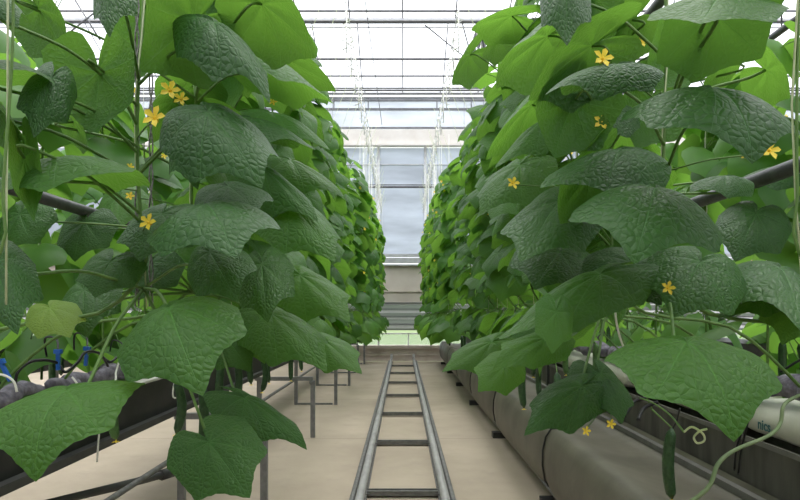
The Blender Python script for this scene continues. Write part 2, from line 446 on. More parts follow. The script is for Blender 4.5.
# outside
b = MB(); b.add([(-60, WY + .15, -.05), (60, WY + .15, -.05), (60, 120, -.05), (-60, 120, -.05)], [(0, 1, 2, 3)])
tag(b.build('lawn', 'grass'), 'pale green lawn outside beyond the end wall', 'grass', kind='stuff')
b = MB()
for i in range(110):
    x = -40 + i * .74 + R.uniform(-.2, .2); h = R.uniform(1.6, 2.6)
    vs = []; r = R.uniform(.7, 1.1)
    b.tube([(x, 46, 0), (x, 46, h * .3), (x, 46, h * .7), (x, 46, h)], [r * .8, r, r * .8, r * .15], 8)
tag(b.build('hedge', 'hedge'), 'distant green hedge past the lawn outside the end wall', 'hedge', kind='stuff')

# ------------------------------------------------------------------ trolley track
t = empty('pipe_rail_track', (0, 3, 0), 'grey steel ladder-like trolley track down the middle of the concrete aisle', 'track')
def loc(p, o=(0, 3, 0)): return (p[0] - o[0], p[1] - o[1], p[2] - o[2])
for s in (-1, 1):
    x = s * .275; b = MB()
    b.tube([loc((x - s*.018, .4, .062)), loc((x - s*.018, 14.18, .062))], .028, 12)
    b.tube([loc((x - s*.018, 14.18, .062)), loc((x - s*.018, 14.28, .085)), loc((x - s*.018, 14.34, .16))], .028, 12)
    b.build('rail', 'rail', t)
    b = MB(); b.box(loc((x - .05, .4, 0)), loc((x + .05, 14.1, .022))); b.tube([loc((x + s*.034, .4, .036)), loc((x + s*.034, 14.1, .036))], .017, 8)
    b.build('base_channel', 'railside', t, smooth=False)
Y1 = F * H / (496.6 - HY)
for k in range(-2, 8):
    Y = 1 / (1 / 1.0) * (Y1 + k * (F * H * .00203))
    if Y > 14.2 or Y < .5: continue
    b = MB(); b.box((-.225, Y - 3 - .028, .012), (.225, Y - 3 + .028, .034)); b.box((-.225, Y - 3 - .030, .034), (.225, Y - 3 - .024, .044)); b.box((-.225, Y - 3 + .024, .034), (.225, Y - 3 + .030, .044))
    for s in (-1, 1): b.box((s*.24 - .035, Y - 3 - .04, .022), (s*.24 + .035, Y - 3 + .04, .030))
    b.build('crossbar', 'railside', t, smooth=False)

# ------------------------------------------------------------------ bench frames
FY = [1.83, 3.76, 5.80, 7.80, 9.75, 11.7, 13.6]
names = ['nearest', 'second', 'third', 'fourth', 'fifth', 'sixth', 'farthest']
for s, side in ((-1, 'left'), (1, 'right')):
    for i, Y in enumerate(FY):
        if s < 0: lab = 'grey square-tube bench frame under left trough, %s from the camera' % names[i]
        else: lab = 'dark frame foot under the film-covered right bench, %s from the camera' % names[i]
        t = empty('bench_frame', (s * 1.1, Y, 0), lab, 'frame', 'bench frames along the %s side' % side)
        mt = 'steel' if s < 0 else 'strap'
        for x in ((-.24, .26) if s < 0 else (.14, -.26)):
            g = MB(); g.box((-s*x - .02, -.02, 0), (-s*x + .02, .02, .53 if s < 0 else .44)); g.build('leg', mt, t, smooth=False)
        if s < 0:
            g = MB(); g.box((-.28, -.02, .53), (.26, .02, .565)); g.build('top_bar', mt, t, smooth=False)
            if i >= 3: g = MB(); g.box((-.24, -.012, .0), (.22, .012, .022)); g.build('bottom_bar', mt, t, smooth=False)
            g = MB(); g.tube([(.255, 0, .53), (.255, 0, .50)], .028, 8); g.build('hook_cap', mt, t)
        else:
            g = MB(); g.box((-.26, -.05, 0), (-.13, .05, .05)); g.build('foot', mt, t, smooth=False)

# ------------------------------------------------------------------ troughs
t = empty('growing_trough', (-1.6, 7, .56), 'long black growing trough along the left bench', 'trough')
o0 = (-1.6, 7, .56)
b = MB(); b.box(loc((-1.84, -2.6, .595), o0), loc((-1.38, 14.1, .62), o0)); b.box(loc((-1.40, -2.6, .62), o0), loc((-1.38, 14.1, .80), o0)); b.box(loc((-1.84, -2.6, .62), o0), loc((-1.82, 14.1, .80), o0))
b.build('trough_body', 'gutterblack', t, smooth=False)
b = MB(); b.box(loc((-1.40, -2.6, .566), o0), loc((-1.34, 14.1, .60), o0)); b.box(loc((-1.80, -2.6, .566), o0), loc((-1.40, 14.1, .595), o0)); b.build('lower_lip', 'gutterlip', t, smooth=False)
for k in range(7):
    y = 2.55 + k * 1.75; b = MB(); b.box(loc((-1.47, y, .80), o0), loc((-1.36, y + 1.1, .812), o0)); b.build('rim', 'rim', t, smooth=False)
# inner substrate slab
t = empty('growing_trough', (1.6, 7, .44), 'long stained grey growing trough along the right bench', 'trough')
o0 = (1.6, 7, .44)
b = MB(); b.box(loc((1.38, -2.6, .48), o0), loc((1.84, 14.1, .50), o0)); b.box(loc((1.38, -2.6, .50), o0), loc((1.40, 14.1, .68), o0)); b.box(loc((1.82, -2.6, .50), o0), loc((1.84, 14.1, .68), o0))
b.build('trough_body', 'gutterconc', t, smooth=False)
b = MB(); b.box(loc((1.33, -2.6, .452), o0), loc((1.40, 14.1, .48), o0)); b.box(loc((1.375, -2.6, .665), o0), loc((1.38, 14.1, .685), o0)); b.build('ledge', 'gutterledge', t, smooth=False)
for k in range(6):
    b = MB(); y = 1.9 + k * 1.96; b.box(loc((1.355, y, .44), o0), loc((1.378, y + .05, .68), o0)); b.build('bracket', 'gutterlip', t, smooth=False)
# outer benches (neighbouring beds)
for s, side in ((-1, 'left'), (1, 'right')):
    t = empty('growing_trough', (s*3.55, 8, .645), 'dark trough of the next bed beyond the %s plant row' % side, 'trough')
    b = MB(); b.box((-.25, -6.5, -.02), (.25, 6.1, .22)); b.build('trough_body', 'gutterblack', t, smooth=False)
    for y in range(-6, 7, 2):
        b = MB(); b.box((-.2, y, -.645), (-.16, y + .04, -.02)); b.build('leg', 'steel', t, smooth=False)
        b = MB(); b.box((.16, y, -.645), (.2, y + .04, -.02)); b.build('leg', 'steel', t, smooth=False)

# ------------------------------------------------------------------ film cover on the right
prf = [(1.372, .50), (1.34, .445), (1.24, .425), (1.12, .43), (1.02, .455), (.95, .475), (.90, .47), (.868, .42), (.85, .34), (.848, .25), (.862, .16), (.90, .095), (.96, .07), (1.06, .065)]
t = empty('film_cover', (1.1, 7, .06), 'dusty beige plastic film sagging in bulges over the right bench frames', 'cover')
ys = []; y = .9
while y < 14.05: ys.append(y); y += .07
vs, fs = [], []
for y in ys:
    ph = min(abs(y - f) for f in FY) ; q = min(1, ph / .33); pinch = 1 - math.sin(q * PI / 2)
    for j, (x, z) in enumerate(prf):
        tt = j / (len(prf) - 1); w = math.sin(tt * PI) ** .7
        nn = noise.noise(V((y * 1.7, tt * 3, 1.5))) * .014 + noise.noise(V((y * 6, tt * 7, 3.5))) * .004
        cx, cz = 1.12, .27
        dx, dz = x - cx, z - cz
        k = 1 + w * (.085 * (1 - pinch) - .05 * pinch * (1 if tt > .35 else 0)) + nn * w * 2
        vs.append((cx + dx * k - 1.1, y - 7, cz + dz * k - .06))
np_ = len(prf)
for i in range(len(ys) - 1):
    for j in range(np_ - 1): fs.append((i*np_+j, i*np_+j+1, (i+1)*np_+j+1, (i+1)*np_+j))
b = MB(); b.add(vs, fs); film = b.build('film_sheet', 'film', t)
for f in FY:
    if f < 1.5: continue
    b = MB(); pts = [(1.12 + (x - 1.12) * 1.0 - 1.1, f - 7, .27 + (z - .27) * 1.0 - .06) for x, z in prf[4:13]]
    b.tube(pts, .006, 6); b.build('strap', 'strap', t)
b = MB(); b.tube([(.888 - 1.1, .9 - 7, .10 - .05), (.888 - 1.1, 14 - 7, .10 - .05)], .012, 6); b.build('hem_pipe', 'railside', t)

# ------------------------------------------------------------------ heating pipes
def pipe(x, z, y0, y1, r, lab, mat='darkpipe'):
    b = MB(); n_ = 14
    b.tube([(0, (y1 - y0) * k / n_, 0) for k in range(n_ + 1)], r, 14)
    b.tube([(0, (y1 - y0) * .5, 0), (0, (y1 - y0) * .5 + .06, 0)], r * 1.15, 14)
    o = b.build('heating_pipe', mat, loc=(x, y0, z)); tag(o, lab, 'pipe')
    if z > 2.2:
        for gy in gut:
            if gy > y0: g_ = MB(); g_.tube([(0, gy - y0, r), (0, gy - y0, GZ - .05 - z)], .005, 5); g_.build('hanger', 'roofsteel', o)
    return o
pipe(-1.30, H + .405, 1.2, 5.5, .023, 'dark round heating pipe running low through the left plants')
pipe(1.30, H + .475, 1.2, 6.0, .027, 'dark round heating pipe running through the right plants')
pipe(-1.50, H + 1.58, 2.2, 14.2, .028, 'dark overhead pipe crossing the upper left leaves')
pipe(1.32, H + 1.58, 2.2, 14.2, .028, 'dark overhead pipe crossing the upper right leaves')
pipe(2.14, H + 1.58, 2.4, 14.2, .020, 'thinner overhead pipe at far upper right')
b = MB(); b.tube([V((P(40,505,2.5).x, 2.5, 0)), P(40, 505, 2.5), P(120, 486, 3.0), P(165, 474, 3.4), P(180, 470, 3.62)], .020, 10); b.tube([P(162, 475, 3.35), P(172, 472, 3.45)], .030, 10)
tag(b.build('drain_pipe', 'gutterlip'), 'dark drain pipe with elbow under the left trough', 'pipe')
b = MB(); b.tube([(-1.22, 1.9, .40), (-1.22, 13.8, .40)], .014, 8)
tag(b.build('drain_pipe', 'railside'), 'thin grey lengthwise pipe under the left trough', 'pipe')
# crop wires and bobbins
for s, side in ((-1, 'left'), (1, 'right')):
    b = MB(); b.tube([(s * .47, .5, 3.72), (s * .47, 14.2, 3.72)], .004, 5)
    w = tag(b.build('crop_wire', 'twine'), 'thin overhead crop wire above the %s side of the aisle' % side, 'wire')
    b = MB()
    pts = [(0, 0, 0)]
    for k in range(9): pts.append(((.035 if k % 2 else -.035), .01 * (k % 3), -.04 - k * .035))
    b.tube(pts, .006, 5)
    b.tube([(0,0,.01),(0,0,-.36)], .005, 5)
    me = b.build('twine_bobbin', 'twine', loc=(s * .47, 5.2, 3.70))
    tag(me, 'white zigzag twine bobbin hooked on the %s overhead crop wire' % side, 'twine bobbin', 'twine bobbins on the %s crop wire' % side)
    for k in range(1, 19):
        c = me.copy(); COL.objects.link(c); c.location = (s * .47, 5.2 + k * .48, 3.70); c.rotation_euler = (0, 0, R.uniform(0, 3))
    # long hanging strings seen against the end wall
    b = MB(); b.tube([(0, 0, 0), (0, 0, -1.5)], .0028, 4)
    me = b.build('hanging_twine', 'twine', loc=(s * .5, 8.5, 3.70))
    tag(me, 'white vertical twine hanging above the %s plant tops near the end wall' % side, 'twine', 'hanging twines %s' % side)
    for k in range(1, 22):
        c = me.copy(); COL.objects.link(c); c.location = (s * R.uniform(.42, .75), 8.6 + k * .255, 3.70)
b = MB()
for k in range(9):
    a = k * .7; b.tube(curve([(math.cos(a)*.03, math.sin(a)*.03, .28), (math.cos(a)*.09, math.sin(a)*.06, .1), (math.cos(a+.5)*.08, math.sin(a+.5)*.06, -.1), (math.cos(a)*.02, math.sin(a)*.02, -.26)], 4), .018, 6)
tag(b.build('twine_bundle', 'roofsteel', loc=P(479, 48, 9.4)), 'dark fuzzy bundle hanging from the roof by the upper right leaves', 'bundle')

# ------------------------------------------------------------------ plants
def out_left(y):   # silhouette of the left row as seen down the aisle
    pts = [(-200, 296), (0, 315), (60, 330), (110, 346), (150, 360), (200, 376), (260, 388), (335, 390), (350, 378), (380, 350), (385, 300)]
    for (a, xa), (c, xc) in zip(pts, pts[1:]):
        if a <= y <= c: return xa + (xc - xa) * (y - a) / (c - a)
    return 300
def out_right(y):
    pts = [(-200, 505), (0, 480), (60, 465), (100, 450), (150, 442), (200, 428), (260, 419), (330, 420), (350, 430), (380, 448), (385, 500)]
    for (a, xa), (c, xc) in zip(pts, pts[1:]):
        if a <= y <= c: return xa + (xc - xa) * (y - a) / (c - a)
    return 500
def bottom(x):
    pts = [(-50, 335), (100, 338), (170, 345), (240, 350), (300, 362), (350, 376), (395, 345), (410, 340), (445, 365), (470, 376), (500, 368), (560, 350), (620, 335), (720, 320), (850, 318)]
    for (a, ya), (c, yc) in zip(pts, pts[1:]):
        if a <= x <= c: return ya + (yc - ya) * (x - a) / (c - a)
    return 340

SX = .74
class Plant:
    def __init__(s, side, X, Y, z1, lab, group, base=True, zb_=1.0):
        s.s, s.X, s.Y, s.z1 = side, X, Y, z1
        s.bx = side * 1.47 if abs(X) < 1.3 else X
        s.bz = .86 if side < 0 else .84
        s.o = V((s.bx, Y, s.bz)); s.t = empty('cucumber_plant', s.o, lab, 'plant', group)
        s.st = MB(); s.ph = R.uniform(0, 6); s.nl = 0
        pts = [s.o] if s.bx != X else [s.o]
        if s.bx != X: pts = [s.o, s.o + V((-side * .10, 0, .12)), V((X + side * .42, Y, 1.13)), V((X + side * .12, Y, 1.18))]
        z = 1.30
        while z < z1: pts.append(s.stem(z)); z += .10
        pts.append(s.stem(z1)); c = curve(pts, 3); n_ = len(c)
        s.st.tube([p - s.o for p in c], [(.0062 - .0032 * i / n_) * (.55 if Y < 1.3 else 1) for i in range(n_)], 7)
        g = MB(); tw = []
        for i in range(10):
            zz = 1.2 + (z1 - 1.2) * i / 9; a = i * 1.3; q = s.stem(zz); tw.append(q + V((.008 * math.cos(a), .008 * math.sin(a), 0)) - s.o)
        top = V((side * .47, Y, 3.70)) if abs(X) < 1.3 else V((X, Y, 3.7))
        tw.append(top - s.o); g.tube(tw, .0022, 5); g.build('support_twine', 'twinegreen' if abs(X) < 1.3 else 'twine', s.t)
    def stem(s, z):
        return V((s.X + .007 * math.sin(z * 7 + s.ph), s.Y + .007 * math.cos(z * 6 + s.ph), z))
    def petiole(s, a, bq, r=.0034, sag=.03, n=None):
        d = bq - a; mid = a + d * .5 + V((0, 0, sag)); e = bq
        if n is not None:
            e = bq - n * .05; mid = a + (e - a) * .55 + V((0, 0, sag))
            c = curve([a, a + (e - a) * .25 + V((0, 0, sag * .6)), mid, e, bq], 4)
        else: c = curve([a, a + d * .2 + V((0, 0, sag * .5)), mid, bq], 4)
        s.st.tube([p - s.o for p in c], [r * 1.15 - r * .3 * i / len(c) for i in range(len(c))], 6)
    def leaf(s, az, z, sc_, dip, roll, L, el, cull=True, ymin=0):
        a = s.stem(z); o = V((math.cos(az), math.sin(az), 0)); B = a + (o * math.cos(el) + V((0, 0, math.sin(el)))) * L
        m = rand_leaf_frame(az, dip, roll); u = m.col[0]; tip = B + V(u) * sc_ * .9
        if min(tip.y, B.y, (B + tip).y / 2) < ymin: return
        k_ = R.random()
        if cull:
            for q in (tip, B + V(u) * sc_ * .5, B + V(m.col[1]) * sc_ * .65, B - V(m.col[1]) * sc_ * .65):
                if q.y < .3: return
                x, y = proj(q)
                if q.y < 2.9:      # clearance around the low heating pipes
                    if x < 112 and abs(y - (187 + .30 * x)) < 20: return
                    if x > 705 and abs(y - (200 - .40 * (x - 712))) < 22: return
                if q.y < 4.2 and abs(y - 1.02 * (x - 107)) < 16 and 100 < x < 200 and y < 95: return
                if y < 125 and (x < 125 or x > 690) and (x * 7.3 + k_) % 1 < .45: return
                lim = out_left(y) if s.s < 0 else out_right(y)
                if (s.s < 0 and x > lim + 3) or (s.s > 0 and x < lim - 3): return
                if y > bottom(x): return
        me = LEAF[R.randrange(len(LEAF))]
        M4 = Matrix.Translation(B - s.o) @ m.to_4x4() @ Matrix.Diagonal((sc_, sc_ * R.uniform(.92, 1.08), sc_, 1))
        inst('leaf', me, s.t, M4); s.nl += 1; s.petiole(a, B, .0030)
    def hero(s, B, T, N, w, ku, kv, mat, fromz=None, root=None, pet=True):
        vs, fs, uv = leaf_pts(ku, kv, R.random() * 30, rings=10, segs=72, wav=.045)
        tip = vs[1 + 9 * 72]; th = V(tip).normalized(); yh = V((0, 1, 0)); nh = th.cross(yh).normalized()
        Wd = (V(T) - V(B)); k = Wd.length / V(tip).length; wl = max(v.y for v in vs) - min(v.y for v in vs)
        Fm = frame(Wd, N); q = MB(); out = []
        for v in vs:
            lx, ly, lz = v.dot(th), v.y, v.dot(nh)
            out.append(V(B) + V(Fm.col[0]) * lx * k + V(Fm.col[1]) * ly * (w / wl) + V(Fm.col[2]) * lz * k - s.o)
        q.add(out, fs, uv); q.build('leaf', mat, s.t); s.nl += 1
        if pet:
            z = fromz if fromz else min(s.z1 - .05, max(1.25, B.z - .10))
            a = V(root) if root else s.stem(z); s.petiole(a, V(B) - V(Fm.col[2]) * .002, .0042, .03, V(Fm.col[2]))
    def fruit(s, p, kind=0, flower=True):
        o = inst('cucumber', CUKE[kind], s.t, Matrix.Translation(V(p) - s.o) @ Matrix.Rotation(R.uniform(0, 6), 4, 'Z'))
        L = (.23, .19, .15)[kind]
        a = s.stem(max(1.2, p[2] + .06)); s.petiole(V((p[0] + (a.x - p[0]) * .3, p[1] + (a.y - p[1]) * .3, p[2] + .05)), V(p), .003, .0)
        s.st.tube([a - s.o, V((p[0] + (a.x - p[0]) * .3, p[1] + (a.y - p[1]) * .3, p[2] + .05)) - s.o], .003, 5)
        if flower: inst('flower', FLOWER, o, Matrix.Translation((0, 0, -L - .005)) @ Matrix.Rotation(PI, 4, 'X') @ Matrix.Scale(.014, 4))
    def flower(s, p, r=.026, d=(0, -1, .2)):
        q = V(d).to_track_quat('Z', 'Y').to_matrix().to_4x4()
        inst('flower', FLOWER, s.t, Matrix.Translation(V(p) - s.o) @ q @ Matrix.Scale(r, 4))
        a = s.stem(min(s.z1, p[2])); pp = V(p) - V(d).normalized() * r * .6; s.petiole(a, pp, .0022, .01)
    def finish(s): s.st.build('stem', 'stem', s.t)

YS = [1.16] + [1.75 + .45 * k for k in range(28)]
near_lab = {
 (-1, 0): 'left-row cucumber plant nearest the camera, with big leaf hanging over the bottom left corner',
 (-1, 1): 'left-row cucumber plant with pale vertical stem rising beside a star-shaped yellow flower',
 (-1, 2): 'left-row cucumber plant with low dark heart-shaped leaf near the bottom edge',
 (-1, 3): 'left-row cucumber plant with large bright leaf against the white roof at the aisle edge',
 (-1, 4): 'left-row cucumber plant, fifth along, its leaf drooping over the first clear bench frame leg',
 (1, 0): 'right-row cucumber plant nearest the camera, with the broad pale leaf above the white bag',
 (1, 1): 'right-row cucumber plant with long dark cucumber hanging below its leaves',
 (1, 2): 'right-row cucumber plant with two-lobed dark leaf low over the beige film',
 (1, 3): 'right-row cucumber plant with long light-topped leaf slanting down to the aisle',
 (1, 4): 'right-row cucumber plant, fifth along, bright leaf tips jutting towards the aisle at top',
}
plants = {}
def aisle_az(side, spread):
    base = 0 if side < 0 else PI
    return base + R.gauss(0, spread)
for side in (-1, 1):
    sn = 'left' if side < 0 else 'right'
    for k, Y in enumerate(YS):
        if Y > 7.4: break
        lab = near_lab.get((side, k), 'cucumber plant in the middle stretch of the %s row, its leaves overlapping like shingles' % sn)
        grp = None if (side, k) in near_lab else 'middle cucumber plants of the %s row' % sn
        plants[side, k] = Plant(side, side * SX, Y, 2.93 + R.uniform(-.08, .08), lab, grp or 'near cucumber plants of the %s row' % sn)
def nearest(side, B):
    c = [(abs(p.Y - B[1] - .35), k) for (s_, k), p in plants.items() if s_ == side]
    return plants[side, min(c)[1]]

UP, CAM, AWAY = V((0, 0, 1)), V((0, -1, 0)), V((0, 1, 0))
def N(up=0, cam=0, x=0): return V((x, -cam, up))
# each: side, attach (px,py,Y), tip (px,py,Y), upper-face direction, width, bends, material
HL = [
 # --- left row, upper
 (-1, (98, 72, 1.62), (90, 133, 1.58), N(.5, -.85, 0), .235, .5, .9, 'leaf'),
 (-1, (108, -34, 1.35), (110, 38, 1.28), N(.25, 1, .1), .10, .6, .9, 'leafdark'),
 (-1, (38, 8, 1.75), (66, 64, 1.72), N(.7, -.7, 0), .20, .5, .7, 'leaf'),
 (-1, (-16, -12, 1.3), (18, 28, 1.25), N(.9, .5, 0), .11, .7, 1.0, 'leafdark'),
 (-1, (52, 78, 1.45), (34, 138, 1.38), N(.35, .8, .5), .11, .6, .9, 'leafdark'),
 (-1, (-6, 62, 1.4), (54, 84, 1.42), N(1, .12, 0), .22, .7, .7, 'leaf'),
 (-1, (-14, 100, 1.4), (26, 140, 1.37), N(.8, -.5, 0), .17, .6, .8, 'leaf'),
 (-1, (64, 158, 1.52), (132, 172, 1.40), N(1, .18, 0), .30, .5, 1.0, 'leaf'),
 (-1, (24, 158, 1.42), (34, 222, 1.38), N(.3, -.8, -.5), .065, .4, .9, 'leaf'),
 (-1, (74, 122, 1.9), (88, 148, 1.85), N(.8, -.6, 0), .15, .5, .5, 'leaf'),
 (-1, (214, 22, 1.58), (270, 104, 1.44), N(.45, .8, .45), .155, .5, .9, 'leafdark'),
 (-1, (195, 22, 1.75), (140, 70, 1.62), N(.75, -.7, 0), .30, .5, .8, 'leaf'),
 (-1, (150, 15, 1.9), (132, 84, 1.85), N(.45, -.85, 0), .18, .4, .8, 'leaf'),
 (-1, (262, 4, 1.75), (316, 58, 1.70), N(.8, -.6, .2), .26, .6, .8, 'leaf'),
 (-1, (262, 58, 2.05), (334, 104, 2.0), N(1, -.12, .3), .22, .6, .9, 'leaf'),
 (-1, (280, 56, 2.3), (336, 92, 2.3), N(.9, -.5, 0), .24, .5, .7, 'leaf'),
 (-1, (208, 112, 1.50), (262, 188, 1.38), N(.6, .8, .1), .25, .55, 1.0, 'leafdark'),
 (-1, (190, 118, 1.56), (198, 190, 1.44), N(.45, .85, -.2), .17, .5, .9, 'leafdark'),
 (-1, (252, 118, 2.0), (316, 150, 1.95), N(.9, .1, 0), .20, .5, .9, 'leafdark'),
 (-1, (270, 112, 2.3), (330, 150, 2.25), N(.8, .3, 0), .20, .6, .9, 'leaf'),
 (-1, (205, 204, 1.45), (236, 258, 1.27), N(.85, .6, 0), .30, .7, .8, 'leafdark'),
 (-1, (228, 186, 1.75), (258, 214, 1.65), N(.8, .6, 0), .20, .5, .8, 'leafdark'),
 (-1, (262, 168, 2.0), (318, 222, 1.9), N(.8, .5, 0), .16, .5, 1.0, 'leaf'),
 (-1, (290, 160, 2.5), (345, 200, 2.4), N(.8, .4, .2), .20, .5, .9, 'leaf'),
 (-1, (162, 214, 1.75), (140, 262, 1.65), N(.8, .6, 0), .24, .5, .8, 'leafdark'),
 (-1, (20, 214, 2.35), (2, 256, 2.3), N(.7, .6, 0), .24, .5, .8, 'leafdark'),
 (-1, (85, 222, 2.5), (75, 262, 2.45), N(.8, .6, 0), .24, .5, .8, 'leafdark'),
 (-1, (120, 196, 2.7), (118, 232, 2.6), N(.7, .7, 0), .22, .5, .8, 'leaf'),
 (-1, (290, 205, 2.0), (335, 262, 1.85), N(.8, .5, 0), .25, .5, .8, 'leaf'),
 # --- left row, lower
 (-1, (169, 308, 1.32), (203, 396, 1.18), N(.75, .8, -.05), .275, 1.1, .75, 'leaf'),
 (-1, (66, 390, 1.25), (36, 482, 1.13), N(.8, .8, -.1), .285, 1.25, .30, 'leaf'),
 (-1, (209, 442, 1.62), (250, 498, 1.50), N(.5, .9, .25), .235, .4, .5, 'leafdark'),
 (-1, (245, 398, 1.80), (307, 450, 1.72), N(.5, .75, .9), .15, .5, .6, 'leafdark'),
 (-1, (262, 264, 1.75), (268, 323, 1.62), N(.6, .8, 0), .165, .45, .8, 'leaf'),
 (-1, (210, 252, 1.6), (238, 302, 1.5), N(.45, .9, 0), .17, .5, .9, 'leafdark'),
 (-1, (272, 314, 1.95), (327, 372, 1.80), N(.8, .65, .1), .22, .55, .85, 'leaf'),
 (-1, (300, 275, 2.3), (350, 322, 2.15), N(.75, .6, 0), .24, .5, .85, 'leaf'),
 (-1, (322, 340, 2.9), (362, 374, 2.75), N(.8, .6, 0), .22, .5, .8, 'leaf'),
 (-1, (225, 335, 2.0), (250, 372, 1.95), N(.3, .9, .2), .17, .5, .8, 'leafdark'),
 (-1, (-4, 262, 1.35), (18, 335, 1.26), N(.5, .9, .2), .13, .5, .9, 'leafdark'),
 (-1, (50, 308, 1.75), (70, 338, 1.66), N(.8, .5, 0), .145, .4, .6, 'leafyellow'),
 (-1, (84, 290, 1.9), (88, 338, 1.8), N(.6, .8, 0), .20, .5, .8, 'leafdark'),
 (-1, (110, 262, 1.7), (95, 298, 1.65), N(.6, .8, 0), .18, .5, .8, 'leafdark'),
 (-1, (150, 262, 1.9), (140, 300, 1.85), N(.8, .6, 0), .2, .5, .8, 'leafdark'),
 # --- right row, upper
 (1, (716, 14, 1.32), (762, 58, 1.30), N(.75, -.62, .1), .27, .55, .8, 'leafdark'),
 (1, (720, -4, 1.22), (700, 24, 1.12), N(.9, .45, 0), .25, .4, .6, 'leaf'),
 (1, (712, 88, 1.30), (752, 164, 1.15), N(.80, .62, .05), .335, .95, .85, 'leafdark'),
 (1, (655, 188, 1.42), (634, 264, 1.24), N(.85, .62, 0), .33, .95, .85, 'leafdark'),
 (1, (618, 64, 1.42), (545, 95, 1.36), N(.9, .42, -.1), .13, .45, .9, 'leafdark'),
 (1, (548, 36, 1.85), (496, 88, 1.75), N(.8, -.6, 0), .22, .5, .8, 'leaf'),
 (1, (592, 46, 1.65), (528, 100, 1.60), N(.8, -.6, 0), .24, .5, .8, 'leaf'),
 (1, (512, 16, 2.7), (471, 30, 2.6), N(.9, -.5, 0), .2, .5, .8, 'leaf'),
 (1, (500, 36, 2.9), (482, 58, 2.8), N(.8, -.6, 0), .2, .5, .8, 'leaf'),
 (1, (566, -24, 1.5), (567, 46, 1.42), N(.4, .9, -.2), .125, .5, .9, 'leafdark'),
 (1, (590, -14, 1.8), (585, 40, 1.8), N(.5, -.8, 0), .2, .5, .9, 'leaf'),
 (1, (632, 20, 2.0), (600, 52, 2.0), N(.8, -.5, 0), .26, .5, .8, 'leaf'),
 (1, (668, 50, 1.8), (655, 90, 1.75), N(.6, -.8, 0), .20, .5, .9, 'leaf'),
 (1, (700, 24, 2.1), (680, 46, 2.1), N(.8, -.6, 0), .2, .5, .8, 'leaf'),
 (1, (728, 60, 1.9), (705, 80, 1.85), N(.9, -.45, 0), .2, .5, .8, 'leaf'),
 (1, (766, 70, 1.6), (790, 98, 1.55), N(.9, -.4, 0), .2, .5, .8, 'leaf'),
 (1, (620, 150, 1.62), (540, 188, 1.46), N(.9, .45, -.1), .22, .5, .8, 'leafdark'),
 (1, (592, 172, 1.75), (560, 224, 1.65), N(.5, -.8, 0), .20, .4, .8, 'leaf'),
 (1, (548, 118, 1.8), (495, 168, 1.7), N(.85, .3, -.2), .13, .5, .9, 'leaf'),
 (1, (575, 100, 1.7), (555, 158, 1.65), N(.5, -.8, 0), .24, .5, .8, 'leaf'),
 (1, (532, 105, 2.1), (486, 160, 2.05), N(.8, -.5, -.2), .24, .5, .8, 'leaf'),
 (1, (610, 108, 1.9), (588, 140, 1.85), N(.7, .6, 0), .2, .5, .9, 'leafdark'),
 (1, (650, 100, 2.0), (636, 150, 1.95), N(.5, -.8, 0), .25, .5, .9, 'leaf'),
 (1, (790, 165, 2.35), (730, 190, 2.35), N(.9, .3, 0), .2, .5, .8, 'leafdark'),
 (1, (726, 176, 2.0), (690, 192, 1.9), N(.9, .3, 0), .15, .5, .9, 'leafdark'),
 (1, (520, 165, 2.2), (480, 215, 2.1), N(.8, .4, 0), .24, .5, .8, 'leaf'),
 (1, (560, 200, 1.8), (520, 262, 1.65), N(.8, .5, 0), .26, .5, .8, 'leafdark'),
 (1, (470, 55, 3.6), (452, 85, 3.5), N(.8, -.5, 0), .28, .5, .8, 'leaf'),
 (1, (756, 214, 2.3), (735, 262, 2.2), N(.8, .5, 0), .26, .5, .8, 'leafdark'),
 # --- right row, lower
 (1, (687, 342, 1.22), (734, 442, 1.08), N(.82, .75, .05), .305, 1.15, .50, 'leaf'),
 (1, (600, 274, 1.55), (498, 340, 1.42), N(.95, .48, -.1), .17, .45, .6, 'leaf'),
 (1, (556, 312, 1.42), (552, 354, 1.38), N(.2, .95, 0), .092, .4, .5, 'leaf'),
 (1, (546, 338, 1.75), (492, 372, 1.66), N(.7, .7, 0), .13, .4, .5, 'leaf'),
 (1, (505, 366, 1.9), (478, 392, 1.84), N(.5, .85, 0), .14, .4, .6, 'leaf'),
 (1, (492, 342, 2.4), (442, 372, 2.3), N(.8, .6, 0), .17, .4, .7, 'leaf'),
 (1, (582, 386, 1.75), (524, 436, 1.62), N(.65, .8, -.1), .16, .6, .7, 'leafdark'),
 (1, (600, 374, 1.85), (622, 424, 1.72), N(.5, .85, .1), .17, .4, .8, 'leafdark'),
 (1, (780, 268, 1.7), (800, 330, 1.42), N(.75, .65, 0), .26, .5, .8, 'leafdark'),
 (1, (700, 262, 1.6), (672, 318, 1.5), N(.75, .65, 0), .26, .5, .8, 'leafdark'),
 (1, (770, 285, 1.7), (718, 322, 1.6), N(.9, .2, 0), .14, .5, .8, 'leafdark'),
 (1, (630, 262, 1.7), (612, 308, 1.6), N(.7, .7, 0), .24, .5, .8, 'leafdark'),
 (1, (560, 252, 1.9), (535, 290, 1.8), N(.8, .6, 0), .26, .5, .8, 'leafdark'),
 (1, (798, 300, 1.7), (782, 345, 1.62), N(.8, .6, 0), .16, .5, .7, 'leaf'),
]
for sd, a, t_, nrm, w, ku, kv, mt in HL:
    B, T = P(*a), P(*t_); nearest(sd, B).hero(B, T, nrm, w, ku, kv, mt)

